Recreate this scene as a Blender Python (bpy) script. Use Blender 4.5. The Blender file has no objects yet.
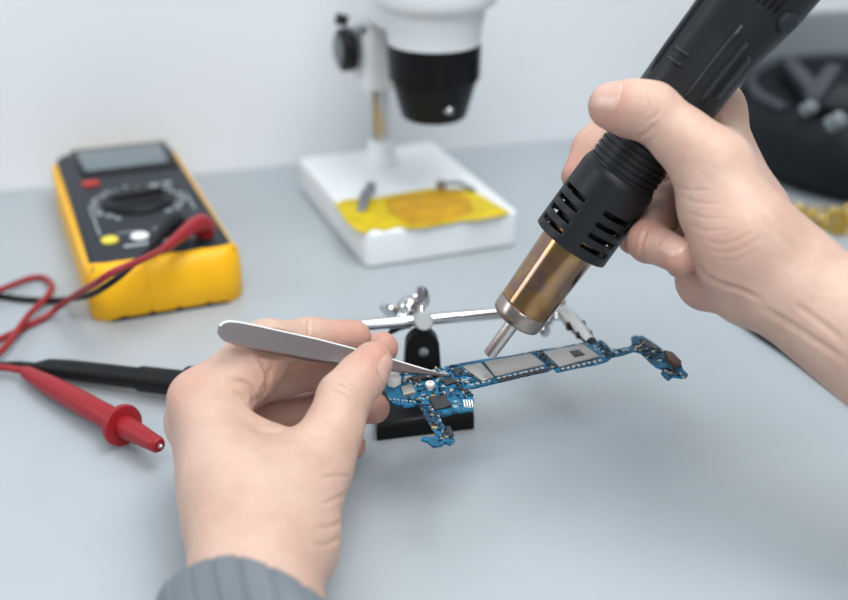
import bpy, bmesh, math, random
import numpy as np
from mathutils import Vector, Matrix, Quaternion
from mathutils.bvhtree import BVHTree
random.seed(7); rng = np.random.default_rng(7)
SC = bpy.context.scene
COL = SC.collection
PI = math.pi

# ------------------------------------------------------------------ camera
FPX = 1200.0
PITCH = math.radians(26.0)
CAM = np.array([0.0, 0.0, 0.32])
FW = np.array([0.0, math.cos(PITCH), -math.sin(PITCH)])
UP = np.array([0.0, math.sin(PITCH), math.cos(PITCH)])
RT = np.array([1.0, 0.0, 0.0])

def P(u, v, z):
    """point at depth z on the sight line of photo pixel (u, v)"""
    return CAM + z * (FW + (u - 424) / FPX * RT - (v - 300) / FPX * UP)

def G(u, v, h=0.0):
    """point where that sight line meets the level h above the bench"""
    d = FW + (u - 424) / FPX * RT - (v - 300) / FPX * UP
    return CAM + d * ((h - CAM[2]) / d[2])

def proj(X):
    X = np.asarray(X) - CAM
    z = X @ FW
    return np.stack([424 + FPX * (X @ RT) / z, 300 - FPX * (X @ UP) / z, z], -1)

cam = bpy.data.cameras.new('camera')
cam.sensor_width = 36.0
cam.lens = FPX / 848 * 36.0
cam.clip_start = 0.02
cam.dof.use_dof = True
cam.dof.focus_distance = 0.53
cam.dof.aperture_fstop = 5.0
camo = bpy.data.objects.new('camera', cam)
COL.objects.link(camo)
camo.location = CAM
camo.rotation_euler = (PI / 2 - PITCH, 0, 0)
SC.camera = camo

# ------------------------------------------------------------------ materials
MATS = {}
def mat(name, color, rough=0.5, metal=0.0, spec=0.5, noise=None, bump=None, sss=0.0, coat=0.0):
    """noise=(scale, amount)  bump=(scale, strength, distance)"""
    m = bpy.data.materials.new(name); m.use_nodes = True
    nt = m.node_tree; b = nt.nodes['Principled BSDF']
    b.inputs['Base Color'].default_value = (*color, 1)
    b.inputs['Roughness'].default_value = rough
    b.inputs['Metallic'].default_value = metal
    b.inputs['Specular IOR Level'].default_value = spec
    if coat: b.inputs['Coat Weight'].default_value = coat
    tc = nt.nodes.new('ShaderNodeTexCoord')
    if noise:
        n = nt.nodes.new('ShaderNodeTexNoise'); n.inputs['Scale'].default_value = noise[0]; n.inputs['Detail'].default_value = 4
        nt.links.new(tc.outputs['Object'], n.inputs['Vector'])
        r = nt.nodes.new('ShaderNodeValToRGB')
        k = noise[1]
        r.color_ramp.elements[0].position = 0.3; r.color_ramp.elements[1].position = 0.7
        r.color_ramp.elements[0].color = (*[c * (1 - k) for c in color], 1)
        r.color_ramp.elements[1].color = (*[min(1, c * (1 + k)) for c in color], 1)
        nt.links.new(n.outputs['Fac'], r.inputs['Fac']); nt.links.new(r.outputs['Color'], b.inputs['Base Color'])
    if bump:
        n = nt.nodes.new('ShaderNodeTexNoise'); n.inputs['Scale'].default_value = bump[0]; n.inputs['Detail'].default_value = 5
        nt.links.new(tc.outputs['Object'], n.inputs['Vector'])
        bp = nt.nodes.new('ShaderNodeBump'); bp.inputs['Strength'].default_value = bump[1]; bp.inputs['Distance'].default_value = bump[2]
        nt.links.new(n.outputs['Fac'], bp.inputs['Height']); nt.links.new(bp.outputs['Normal'], b.inputs['Normal'])
    if sss:
        b.inputs['Subsurface Weight'].default_value = sss
        b.inputs['Subsurface Radius'].default_value = (1.0, 0.36, 0.2)
        b.inputs['Subsurface Scale'].default_value = 0.005
    MATS[name] = m
    return m

mat('wall_paint', (0.66, 0.69, 0.725), 0.75, noise=(3, 0.02))
mat('floor_grey', (0.3, 0.31, 0.32), 0.6, noise=(4, .05))
mat('zinc', (.34, .355, .36), .5, .4)
mat('guard_grey', (.17, .20, .215), .5, spec=.3)
mat('bench_laminate', (0.35, 0.392, 0.425), 0.42, noise=(9, 0.05), bump=(420, 0.12, 0.0004))
mat('yellow_rubber', (0.84, 0.43, 0.004), 0.45, spec=.35, noise=(30, 0.05))
mat('charcoal_plastic', (0.017, 0.022, 0.028), 0.5, spec=.3)
mat('black_plastic', (0.007, 0.008, 0.010), 0.45, spec=.25, bump=(900, 0.12, 0.0003))
mat('rib_plastic', (0.022, 0.025, 0.029), 0.36, spec=.5)
mat('black_rubber', (0.006, 0.007, 0.008), 0.5, spec=.25)
mat('black_gloss', (0.005, 0.005, 0.006), 0.3, spec=.2)
mat('grip_plastic', (0.009, 0.0105, 0.0125), 0.42, spec=.32, bump=(1100, 0.18, 0.0003))
mat('lcd_grey', (0.14, 0.175, 0.195), 0.3, spec=.3)
mat('print_grey', (0.32, 0.36, 0.39), 0.6)
mat('button_yellow', (0.75, 0.62, 0.06), 0.5)
mat('button_white', (0.75, 0.78, 0.8), 0.5)
mat('button_red', (0.5, 0.035, 0.03), 0.5)
mat('red_rubber', (0.27, 0.010, 0.017), 0.4, spec=.35)
mat('red_cable', (0.26, 0.016, 0.022), 0.42, spec=.35)
mat('chrome', (0.56, 0.56, 0.57), 0.16, 1.0)
mat('steel_brushed', (0.62, 0.60, 0.58), 0.3, 1.0, bump=(300, 0.08, 0.0003))
mat('steel_tweezer', (0.37, 0.33, 0.345), 0.30, 0.9, bump=(500, 0.1, 0.0002))
mat('steel_edge_glint', (0.9, 0.9, 0.9), 0.45, 0.6)  # tweezer steel made near white: the edge highlight is painted in
mat('collar_steel', (0.40, 0.35, 0.32), 0.27, 1.0, noise=(60, 0.15))
mat('white_enamel', (0.70, 0.735, 0.755), 0.4)
mat('grey_metal', (0.30, 0.32, 0.34), 0.35, 0.8)
mat('yellow_film', (0.56, 0.42, 0.002), 0.45, spec=.25, noise=(60, 0.18))
mat('orange_stain', (0.46, 0.25, 0.004), 0.5, spec=.25, noise=(70, 0.2))
mat('pcb_blue', (0.004, 0.115, 0.26), 0.4, spec=.25, noise=(170, 0.5))
mat('pcb_dark', (0.006, 0.05, 0.10), 0.4)
mat('can_silver', (0.37, 0.355, 0.335), 0.42, 0.75, bump=(150, 0.06, 0.0003))
mat('chip_black', (0.012, 0.012, 0.015), 0.35)
mat('solder', (0.52, 0.52, 0.51), 0.3, 0.7)
mat('gold_pad', (0.65, 0.45, 0.16), 0.35, 0.8)
mat('brown_connector', (0.11, 0.05, 0.03), 0.5)
mat('white_connector', (0.75, 0.74, 0.70), 0.5)
mat('pink_dot', (0.65, 0.30, 0.28), 0.5)
mat('band_grey', (0.135, 0.158, 0.178), 0.5)
mat('case_black', (0.007, 0.009, 0.012), 0.6, spec=.2)
mat('case_grey', (0.034, 0.042, 0.050), 0.5, spec=.3)
mat('lever_grey', (0.15, 0.175, 0.19), 0.5, 0.2)
mat('brass_wire', (0.62, 0.44, 0.10), 0.35, 0.8)
mat('stand_black', (0.004, 0.004, 0.005), 0.35, spec=.18)
mat('nail', (0.55, 0.35, 0.29), 0.25, sss=0.15)

# heat-tinted tube of the hot air tool: straw, bronze and purple bands along its axis
def heat_tint():
    m = bpy.data.materials.new('heat_tinted_steel'); m.use_nodes = True
    nt = m.node_tree; b = nt.nodes['Principled BSDF']
    b.inputs['Metallic'].default_value = 1; b.inputs['Roughness'].default_value = 0.17
    tc = nt.nodes.new('ShaderNodeTexCoord')
    n = nt.nodes.new('ShaderNodeTexNoise'); n.inputs['Scale'].default_value = 55; n.inputs['Detail'].default_value = 5
    nt.links.new(tc.outputs['Object'], n.inputs['Vector'])
    r = nt.nodes.new('ShaderNodeValToRGB')
    e = r.color_ramp.elements
    e[0].position = 0.28; e[0].color = (0.16, 0.085, 0.045, 1)
    e[1].position = 0.75; e[1].color = (0.54, 0.345, 0.115, 1)
    x = e.new(0.45); x.color = (0.39, 0.235, 0.105, 1)
    x = e.new(0.56); x.color = (0.29, 0.19, 0.16, 1)
    nt.links.new(n.outputs['Fac'], r.inputs['Fac']); nt.links.new(r.outputs['Color'], b.inputs['Base Color'])
    MATS['heat_tinted_steel'] = m
heat_tint()

def pcb_mat():
    m = bpy.data.materials.new('pcb_blue'); m.use_nodes = True
    nt = m.node_tree; b = nt.nodes['Principled BSDF']; L = nt.links.new
    b.inputs['Roughness'].default_value = .4; b.inputs['Specular IOR Level'].default_value = .25
    tc = nt.nodes.new('ShaderNodeTexCoord')
    v = nt.nodes.new('ShaderNodeTexVoronoi'); v.distance = 'MANHATTAN'; v.inputs['Scale'].default_value = 620
    L(tc.outputs['Object'], v.inputs['Vector'])
    sx = nt.nodes.new('ShaderNodeSeparateColor'); L(v.outputs['Color'], sx.inputs['Color'])
    r = nt.nodes.new('ShaderNodeValToRGB'); r.color_ramp.interpolation = 'CONSTANT'; e = r.color_ramp.elements
    e[0].position = 0; e[0].color = (.003, .028, .07, 1)
    e[1].position = .16; e[1].color = (.004, .08, .15, 1)
    for p, c in ((.42, (.005, .11, .215, 1)), (.8, (.008, .15, .28, 1)), (.95, (.25, .33, .38, 1))):
        x = e.new(p); x.color = c
    L(sx.outputs['Red'], r.inputs['Fac']); L(r.outputs['Color'], b.inputs['Base Color'])
    MATS['pcb_blue'] = m
pcb_mat()

def skin_mat():
    m = bpy.data.materials.new('skin'); m.use_nodes = True
    nt = m.node_tree; b = nt.nodes['Principled BSDF']; L = nt.links.new
    b.inputs['Roughness'].default_value = 0.48
    b.inputs['Specular IOR Level'].default_value = 0.42
    b.inputs['Subsurface Weight'].default_value = 0.22
    b.inputs['Subsurface Radius'].default_value = (1.0, 0.36, 0.2)
    b.inputs['Subsurface Scale'].default_value = 0.004
    tc = nt.nodes.new('ShaderNodeTexCoord')
    n = nt.nodes.new('ShaderNodeTexNoise'); n.inputs['Scale'].default_value = 45; n.inputs['Detail'].default_value = 5; n.inputs['Roughness'].default_value = 0.6
    L(tc.outputs['Object'], n.inputs['Vector'])
    r = nt.nodes.new('ShaderNodeValToRGB'); e = r.color_ramp.elements
    e[0].position = 0.3; e[0].color = (0.485, 0.312, 0.245, 1)
    e[1].position = 0.7; e[1].color = (0.57, 0.395, 0.318, 1)
    L(n.outputs['Fac'], r.inputs['Fac'])
    # redder finger ends and knuckles, stored per vertex by the hand builder
    at = nt.nodes.new('ShaderNodeAttribute'); at.attribute_name = 'redness'
    mx = nt.nodes.new('ShaderNodeMix'); mx.data_type = 'RGBA'
    mx.inputs['B'].default_value = (0.46, 0.215, 0.17, 1)
    L(at.outputs['Fac'], mx.inputs['Factor']); L(r.outputs['Color'], mx.inputs['A'])
    L(mx.outputs['Result'], b.inputs['Base Color'])
    v = nt.nodes.new('ShaderNodeTexVoronoi'); v.inputs['Scale'].default_value = 900
    L(tc.outputs['Object'], v.inputs['Vector'])
    n2 = nt.nodes.new('ShaderNodeTexNoise'); n2.inputs['Scale'].default_value = 260; n2.inputs['Detail'].default_value = 5
    L(tc.outputs['Object'], n2.inputs['Vector'])
    ad = nt.nodes.new('ShaderNodeMath'); ad.operation = 'MULTIPLY_ADD'; ad.inputs[1].default_value = 0.35
    L(v.outputs['Distance'], ad.inputs[0]); L(n2.outputs['Fac'], ad.inputs[2])
    bp = nt.nodes.new('ShaderNodeBump'); bp.inputs['Strength'].default_value = 0.42; bp.inputs['Distance'].default_value = 0.0007
    L(ad.outputs['Value'], bp.inputs['Height']); L(bp.outputs['Normal'], b.inputs['Normal'])
    MATS['skin'] = m
skin_mat()

# ------------------------------------------------------------------ mesh helpers
def link(name, me, m, parent=None, world=False, sharp=40):
    o = bpy.data.objects.new(name, me); COL.objects.link(o)
    for mm in (m if isinstance(m, (list, tuple)) else [m]):
        me.materials.append(MATS[mm])
    if sharp is not None:
        for p in me.polygons: p.use_smooth = True
        me.set_sharp_from_angle(angle=math.radians(sharp))
    if parent is not None:
        o.parent = parent
        if world:
            bpy.context.view_layer.update()
            me.transform(parent.matrix_world.inverted())
    return o

def from_bm(name, bm, m, parent=None, world=False, sharp=40):
    bmesh.ops.recalc_face_normals(bm, faces=bm.faces)
    me = bpy.data.meshes.new(name); bm.to_mesh(me); bm.free()
    return link(name, me, m, parent, world, sharp)

def empty(name, loc, rz=0.0):
    o = bpy.data.objects.new(name, None); COL.objects.link(o)
    o.empty_display_size = 0.02
    o.location = Vector(loc); o.rotation_euler = (0, 0, rz)
    bpy.context.view_layer.update()
    return o

def tag(o, label, cat, group=None, kind=None):
    o['label'] = label; o['category'] = cat
    if group: o['group'] = group
    if kind: o['kind'] = kind
    return o

def add_box(bm, c, s, bev=0.0, seg=2, rot=None):
    b2 = bmesh.new()
    bmesh.ops.create_cube(b2, size=1)
    for v in b2.verts: v.co = Vector((v.co.x * s[0], v.co.y * s[1], v.co.z * s[2]))
    if bev: bmesh.ops.bevel(b2, geom=b2.edges[:], offset=bev, segments=seg, profile=0.5, affect='EDGES')
    if rot is not None: bmesh.ops.transform(b2, matrix=rot.to_4x4(), verts=b2.verts)
    bmesh.ops.translate(b2, vec=Vector(c), verts=b2.verts)
    merge(bm, b2)

def merge(bm, b2):
    me = bpy.data.meshes.new('tmp'); b2.to_mesh(me); b2.free()
    bm.from_mesh(me); bpy.data.meshes.remove(me)

def frame(d, ref=(0, 0, 1)):
    d = Vector(d).normalized(); r = Vector(ref)
    if abs(d.dot(r)) > 0.95: r = Vector((1, 0, 0))
    x = (r - d * r.dot(d)).normalized()
    return x, d.cross(x), d           # x: towards ref, y, axis

def add_lathe(bm, a, d, prof, n=48, cap=True, ref=(0, 0, 1)):
    """prof = [(s, r)] along unit direction d from a"""
    x, y, d = frame(d, ref); a = Vector(a)
    rings = []
    for s, r in prof:
        rings.append([bm.verts.new(a + d * s + (x * math.cos(t) + y * math.sin(t)) * max(r, 1e-5)) for t in [2 * PI * k / n for k in range(n)]])
    for A, B in zip(rings, rings[1:]):
        for k in range(n):
            bm.faces.new((A[k], A[(k + 1) % n], B[(k + 1) % n], B[k]))
    if cap:
        bm.faces.new(rings[0][::-1]); bm.faces.new(rings[-1])

def spline(pts, n):
    """Catmull-Rom through 3-D points"""
    p = [np.array(q, float) for q in pts]
    p = [2 * p[0] - p[1]] + p + [2 * p[-1] - p[-2]]
    out = []
    for i in range(1, len(p) - 2):
        for k in range(n):
            t = k / n
            out.append(0.5 * (2 * p[i] + (p[i + 1] - p[i - 1]) * t + (2 * p[i - 1] - 5 * p[i] + 4 * p[i + 1] - p[i + 2]) * t * t + (3 * p[i] - p[i - 1] - 3 * p[i + 1] + p[i + 2]) * t ** 3))
    out.append(p[-2])
    return out

def add_tube(bm, pts, rad, n=14):
    pts = [Vector(q) for q in pts]
    rad = rad if isinstance(rad, (list, tuple)) else [rad] * len(pts)
    x = None; rings = []
    for i, q in enumerate(pts):
        d = (pts[min(i + 1, len(pts) - 1)] - pts[max(i - 1, 0)]).normalized()
        if x is None: x = frame(d)[0]
        x = (x - d * x.dot(d)).normalized(); y = d.cross(x)
        rings.append([bm.verts.new(q + (x * math.cos(t) + y * math.sin(t)) * rad[i]) for t in [2 * PI * k / n for k in range(n)]])
    for A, B in zip(rings, rings[1:]):
        for k in range(n):
            bm.faces.new((A[k], A[(k + 1) % n], B[(k + 1) % n], B[k]))
    bm.faces.new(rings[0][::-1]); bm.faces.new(rings[-1])

def add_prism(bm, poly, z0, z1, bev=0.0, seg=2, top_only=True):
    """poly: list of (x, y); straight walls from z0 to z1"""
    b2 = bmesh.new()
    lo = [b2.verts.new((q[0], q[1], z0)) for q in poly]
    hi = [b2.verts.new((q[0], q[1], z1)) for q in poly]
    ft = b2.faces.new(hi); b2.faces.new(lo[::-1])
    for k in range(len(poly)):
        j = (k + 1) % len(poly)
        b2.faces.new((lo[k], lo[j], hi[j], hi[k]))
    if bev:
        bmesh.ops.recalc_face_normals(b2, faces=b2.faces)
        ed = list(ft.edges) if top_only else [e for f in b2.faces if len(f.verts) == len(poly) for e in f.edges]
        bmesh.ops.bevel(b2, geom=list(set(ed)), offset=bev, segments=seg, profile=0.5, affect='EDGES')
    merge(bm, b2)

def rrect(x0, y0, x1, y1, r, n=6):
    out = []
    for cx, cy, a0 in ((x1 - r, y1 - r, 0), (x0 + r, y1 - r, 90), (x0 + r, y0 + r, 180), (x1 - r, y0 + r, 270)):
        for k in range(n + 1):
            a = math.radians(a0 + 90 * k / n)
            out.append((cx + r * math.cos(a), cy + r * math.sin(a)))
    return out

def part(name, fn, m, parent, world=False, sharp=40):
    bm = bmesh.new(); fn(bm)
    return from_bm(name, bm, m, parent, world, sharp)

# ------------------------------------------------------------------ setting: wall, floor and bench
wl, wr = G(0, 191), G(550, 141)
wd = (wr - wl) / np.linalg.norm(wr - wl)
wn = np.array([-wd[1], wd[0], 0])
A0, A1 = wl - wd * 0.9, wr + wd * 0.9
bm = bmesh.new()
add_prism(bm, [A0[:2], A1[:2], (A1 + wn * 0.08)[:2], (A0 + wn * 0.08)[:2]], -0.75, 1.9)
w = from_bm('wall_back', bm, 'wall_paint', sharp=None); w['kind'] = 'structure'
w['label'] = 'plain pale blue-grey wall behind the bench'

fl = bmesh.new(); add_box(fl, (0, 0.2, -0.78), (3.4, 2.8, 0.06))
fl = from_bm('floor', fl, 'floor_grey', sharp=None); fl['kind'] = 'structure'; fl['label'] = 'grey floor under the bench'
bench = empty('workbench', (0, 0.3, -0.03))
tag(bench, 'pale grey laminate workbench top carrying all the tools', 'workbench')
g = 0.0008
E0, E1 = A0 - wn * g, A1 - wn * g
part('worktop', lambda b: add_prism(b, [(-0.9, -0.12), (0.9, -0.12), tuple((E1 - wd * .25)[:2]), tuple((E0 + wd * .25)[:2])], -0.03, 0.0, 0.002), 'bench_laminate', bench, True)

for lx, ly in ((-.85, -.07), (.85, -.07), (-.6, .6), (.6, .85)):
    part('leg', lambda b: add_box(b, (lx, ly, -.39), (.05, .05, .719), .002), 'grey_metal', bench, True)

# ------------------------------------------------------------------ multimeter
mf0 = G(95, 326); MYAW = math.radians(21.3)
meter = empty('multimeter', (mf0[0], mf0[1], 0), MYAW)
tag(meter, 'yellow and charcoal handheld multimeter lying on the bench', 'multimeter')
def mloc(u, v, h):
    q = G(u, v, h) - mf0; c, s = math.cos(MYAW), math.sin(MYAW)
    return (q[0] * c + q[1] * s, -q[0] * s + q[1] * c)
MW, ML, MH = 0.090, 0.219, 0.0340
def holster(b):
    add_prism(b, rrect(0, 0.004, MW, ML, 0.012), 0.0, 0.029, 0.0025, 3)
    # raised front end cap, rounded over, with shallow grooves
    cap = bmesh.new()
    N, K = 40, 12
    rows = []
    for i in range(N + 1):
        x = MW * i / N
        e = abs(x - MW / 2) / (MW / 2)
        dy = 0.009 * max(0, (e - 0.72) / 0.28) ** 2.2
        groove = 0.0011 * sum(math.exp(-((x - gx) / 0.0011) ** 2) for gx in (0.017, 0.034, 0.050, 0.067))
        drop = 0.004 * max(0, (e - 0.82) / 0.18) ** 2
        prof = [(0.000, 0.0), (-0.002, 0.004), (-0.003, 0.015), (-0.0020, 0.023), (-0.0005, 0.0285), (0.0015, 0.0325), (0.0045, 0.0345), (0.0070, 0.0347), (0.0075, 0.0340), (0.0078, 0.0260)]
        rows.append([cap.verts.new((x, py + dy + groove + 0.002, pz - drop * (pz / 0.038))) for py, pz in prof])
    for a, c in zip(rows, rows[1:]):
        for k in range(len(a) - 1): cap.faces.new((a[k], c[k], c[k + 1], a[k + 1]))
    for e_ in (rows[0], rows[-1]): cap.faces.new(e_)
    bmesh.ops.bridge_loops
    merge(b, cap)
part('holster', holster, 'yellow_rubber', meter, sharp=50)
part('sole', lambda b: add_prism(b, rrect(0.004, 0.0025, MW - 0.004, ML - 0.004, 0.01), 0.0, 0.003), 'black_rubber', meter).location.y = -0.0015
part('body', lambda b: (add_prism(b, [(0.003, 0.0078), (MW - 0.003, 0.0078), (MW - 0.004, 0.12), (MW - 0.004, ML - 0.012), (MW - 0.012, ML - 0.002), (0.010, ML - 0.002), (0.004, ML - 0.010), (0.004, 0.12)], 0.002, MH, 0.003, 3)), 'charcoal_plastic', meter)
def quad_on(u, v): return [mloc(*q, MH) for q in zip(u, v)]
TOP = MH
part('display_bezel', lambda b: add_prism(b, quad_on((70, 83, 178, 165), (152, 178, 167, 142)), TOP - .0005, TOP + 0.0012, 0.0006), 'black_gloss', meter)
part('display', lambda b: add_prism(b, quad_on((76, 86, 168, 160), (154, 173, 163, 145)), TOP, TOP + 0.0016, 0.0003), 'lcd_grey', meter)
dc = mloc(138, 202, TOP)
dial = part('dial', lambda b: add_lathe(b, (dc[0], dc[1], TOP - .001), (0, 0, 1), [(0, 0.0225), (0.003, 0.022), (0.0042, 0.0205), (0.0034, 0.0185)]), 'black_plastic', meter)
pa = math.radians(-14)
part('pointer', lambda b: add_box(b, (dc[0], dc[1], TOP + 0.0062), (0.034, 0.0085, 0.0035), 0.0015, rot=Matrix.Rotation(math.radians(6), 3, 'Z')), 'black_gloss', dial)
for nm, u, v, r, mm in (('mode_button', 110, 241, 0.0052, 'button_yellow'), ('mode_button', 140, 237, 0.0055, 'button_white')):
    q = mloc(u, v, TOP)
    o = part(nm, lambda b: add_lathe(b, (q[0], q[1], TOP - .001), (0, 0, 1), [(0, r), (0.0022, r), (0.003, r * 0.8)], 24), mm, meter)
    o['label'] = {'button_yellow': 'round yellow button', 'button_white': 'round white button'}[mm]
q = mloc(90, 185, TOP)
part('power_button', lambda b: add_box(b, (q[0] + .0005, q[1], TOP + .0005), (0.011, 0.0055, 0.004), 0.0012), 'button_red', meter)['label'] = 'red power button'
for u, v in ((176, 228), (202, 224), (158, 236)):
    q = mloc(u, v, TOP)
    part('socket', lambda b: add_lathe(b, (q[0], q[1], TOP - .001), (0, 0, 1), [(0, .005), (.0018, .005), (.0018, .0032), (.0004, .003)], 24), 'black_gloss', meter)
# printed range ring and frame lines (blurred marks, no readable characters)
def prints(b):
    for k in range(22):
        a = math.radians(-55 + k * 290 / 21)
        rr = 0.0275 + (0.0018 if k % 2 else 0)
        add_box(b, (dc[0] + rr * math.cos(a), dc[1] + rr * math.sin(a), TOP + .0001), (0.0050, 0.0024, 0.0004), 0, rot=Matrix.Rotation(a if k % 3 else a + 1.2, 3, 'Z'))
    for x, y, sx, sy in ((0.014, 0.075, 0.0010, 0.045), (MW - .013, .09, .0010, .03), (0.040, 0.0305, 0.030, 0.0035), (0.058, 0.128, 0.010, 0.006), (0.069, 0.130, 0.006, 0.004), (.0625, .030, .016, .002), (.030, .052, .012, .001), (.052, .052, .014, .001)):
        add_box(b, (x, y, TOP + .0001), (sx, sy, 0.0004))
part('printed_scale', prints, 'print_grey', meter)

# ------------------------------------------------------------------ stereo microscope
s0 = G(366, 269); s1 = G(517, 248)
SYAW = math.atan2(s1[1] - s0[1], s1[0] - s0[0]) + .04; SWID = float(np.linalg.norm(s1 - s0)) + .003; SLEN = 0.158; SH = 0.024
scope = empty('microscope', (s0[0], s0[1], 0), SYAW)
tag(scope, 'white stereo microscope with a black lens housing standing by the wall', 'microscope')
def sloc(X):
    q = np.asarray(X) - s0; c, s = math.cos(SYAW), math.sin(SYAW)
    return (q[0] * c + q[1] * s, -q[0] * s + q[1] * c)
part('base', lambda b: add_prism(b, rrect(0, 0, SWID, SLEN, 0.006, 4), 0.0012, SH, 0.0025, 3), 'white_enamel', scope)
part('foot_strip', lambda b: add_prism(b, rrect(0.004, 0.004, SWID - .004, SLEN - .004, 0.005), 0, 0.0013), 'grey_metal', scope)
px, py = sloc(G(381, 163, SH))
part('post_flange', lambda b: add_lathe(b, (px, py, SH - .001), (0, 0, 1), [(0, .0125), (.006, .0125), (.007, .011), (.018, .0085), (.019, .0065)], 32), 'white_enamel', scope)
part('post', lambda b: add_lathe(b, (px, py, SH), (0, 0, 1), [(0, .0062), (.19, .0062)], 32), 'chrome', scope)
zc = 0.800
top = P(434, 116, zc); hx, hy = sloc(top); hz = top[2]
arm = part('arm', lambda b: (add_prism(b, rrect(px - .016, py - .016, px + .016, py + .016, .007), hz + .004, hz + .095, .003),
                             add_prism(b, [(px - .015, py - .01), (hx - .026, hy + .01), (hx + .026, hy + .01), (px + .015, py - .01)], hz + .055, hz + .095, .003)), 'white_enamel', scope)
kz = float(P(345, 42, .855)[2])
knob = part('focus_knob', lambda b: (add_lathe(b, (px - .019, py, kz), (-1, 0, 0), [(0, .0125), (.001, .0150), (.009, .0150), (.011, .012)], 36)), 'black_plastic', arm)
part('knob_cap', lambda b: add_lathe(b, (px - .0295, py, kz), (-1, 0, 0), [(0, .011), (.0012, .0105)], 32), 'lever_grey', arm)
part('knob_shaft', lambda b: (add_lathe(b, (px - .022, py, kz), (1, 0, 0), [(0, .004), (.03, .004)], 20), add_lathe(b, (px - .024, py - .012, kz + .016), (1, 0, 0), [(0, .003), (.014, .003)], 16)), 'grey_metal', arm)
part('clamp_screw', lambda b: add_lathe(b, (px - .026, py - .01, kz + .022), (-1, .2, .3), [(0, .004), (.008, .004)], 16), 'black_plastic', arm)
R1 = 46 * zc / FPX
part('lens_housing', lambda b: add_lathe(b, (hx, hy, hz), (0, 0, 1), [(0.004, R1 * .45), (0.0, R1 * .66), (.001, R1 * .70), (.003, R1 * .725), (.026, R1 * .93), (.027, R1 * .985), (.048, R1), (.050, R1 * .985)], 56), 'black_gloss', scope)
part('body', lambda b: add_lathe(b, (hx, hy, hz + .050), (0, 0, 1), [(0, R1 * .985), (.012, R1 * 1.02), (.014, R1 * 1.05), (.022, R1 * 1.08), (.026, R1 * 1.28), (.030, R1 * 1.34), (.042, R1 * 1.34), (.048, R1 * 1.26), (.075, R1 * 1.12), (.10, R1)], 56), 'white_enamel', scope)
sc_ = P(446, 110, zc - .027); sx, sy = sloc(sc_)
part('set_screw', lambda b: add_lathe(b, (sx, sy - .0015, sc_[2]), (.3, -1, .2), [(0, .0022), (.004, .0022), (.0045, .0016)], 16), 'chrome', scope)
# two stage clips
def clip(b, a, c, wdt):
    a, c = np.array(a), np.array(c); d = (c - a) / np.linalg.norm(c - a); n = np.array([-d[1], d[0], 0])
    m_ = (a + c) / 2 + np.array([0, 0, .003])
    rows = []
    for q, ww in ((a, .6), (m_, 1), (c, .75)):
        rows.append([b.verts.new(Vector(q + n * wdt * ww * s + np.array([0, 0, z]))) for s, z in ((-.5, 0), (.5, 0), (.5, .0012), (-.5, .0012))])
    for A, B in zip(rows, rows[1:]):
        for k in range(4): b.faces.new((A[k], A[(k + 1) % 4], B[(k + 1) % 4], B[k]))
    b.faces.new(rows[0][::-1]); b.faces.new(rows[-1])
    add_lathe(b, a + np.array([0, 0, -.004]), (0, 0, 1), [(0, .0035), (.006, .0035)], 16)
part('stage_clip', lambda b: clip(b, G(371, 186, SH + .006), G(361, 212, SH + .001), .008), 'grey_metal', scope, True)
part('stage_clip', lambda b: clip(b, G(441, 184, SH + .005), G(476, 191, SH + .001), .007), 'grey_metal', scope, True)

# yellow stained film on the microscope base
def flat(b, pix, h, t, bev=0):
    add_prism(b, [G(u, v, h)[:2] for u, v in pix], h, h + t, bev)
film = empty('work_film', G(420, 210, SH))
tag(film, 'yellow stained film lying on the white microscope base', 'film')
part('sheet', lambda b: flat(b, [(335, 205), (345, 200), (372, 199), (400, 194), (430, 189), (470, 190), (476, 193), (510, 213), (500, 216.5), (488, 218.5), (478, 220.5), (462, 221), (450, 223.5), (440, 225), (424, 228), (408, 229), (398, 227), (384, 231), (374, 229), (364, 234), (357, 231), (346, 222)], SH + .0002, .0007), 'yellow_film', film, True)
part('stain', lambda b: flat(b, [(384, 200), (400, 196), (432, 191), (458, 191), (470, 200), (474, 212), (462, 217), (446, 221), (428, 225), (412, 226), (402, 221), (388, 212)], SH + .0009, .0003), 'orange_stain', film, True)['label'] = 'orange brown stain'

# ------------------------------------------------------------------ test leads
def lead(label, mr, mc, plug_px, cable, probe, rp):
    o = empty('test_lead', G(*plug_px[0], TOP)); tag(o, label, 'test lead', 'multimeter test leads')
    # right-angle plug boot: socket down to cable exit
    A = G(*plug_px[0], TOP + .012); B = G(*plug_px[1], TOP + plug_px[2][0])
    S = A + np.array([0, 0, -.010])
    pts = spline([S, A + np.array([0, 0, -.003]), A * .72 + B * .28 + np.array([0, 0, .001]), B], 6)
    rr = list(np.interp(np.linspace(0, 1, len(pts)), [0, .2, .45, .7, 1], [.0055, .0068, .0066, .0045, .0024]))
    part('plug', lambda b: add_tube(b, pts, rr, 18), mr, o, True)
    part('cable', lambda b: add_tube(b, [np.array([q[0], q[1], max(q[2], .0021)]) for q in spline([B + (A - B) * .05] + cable, 8)], .0019, 12), mc, o, True)
    probe(o)
    return o

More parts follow.
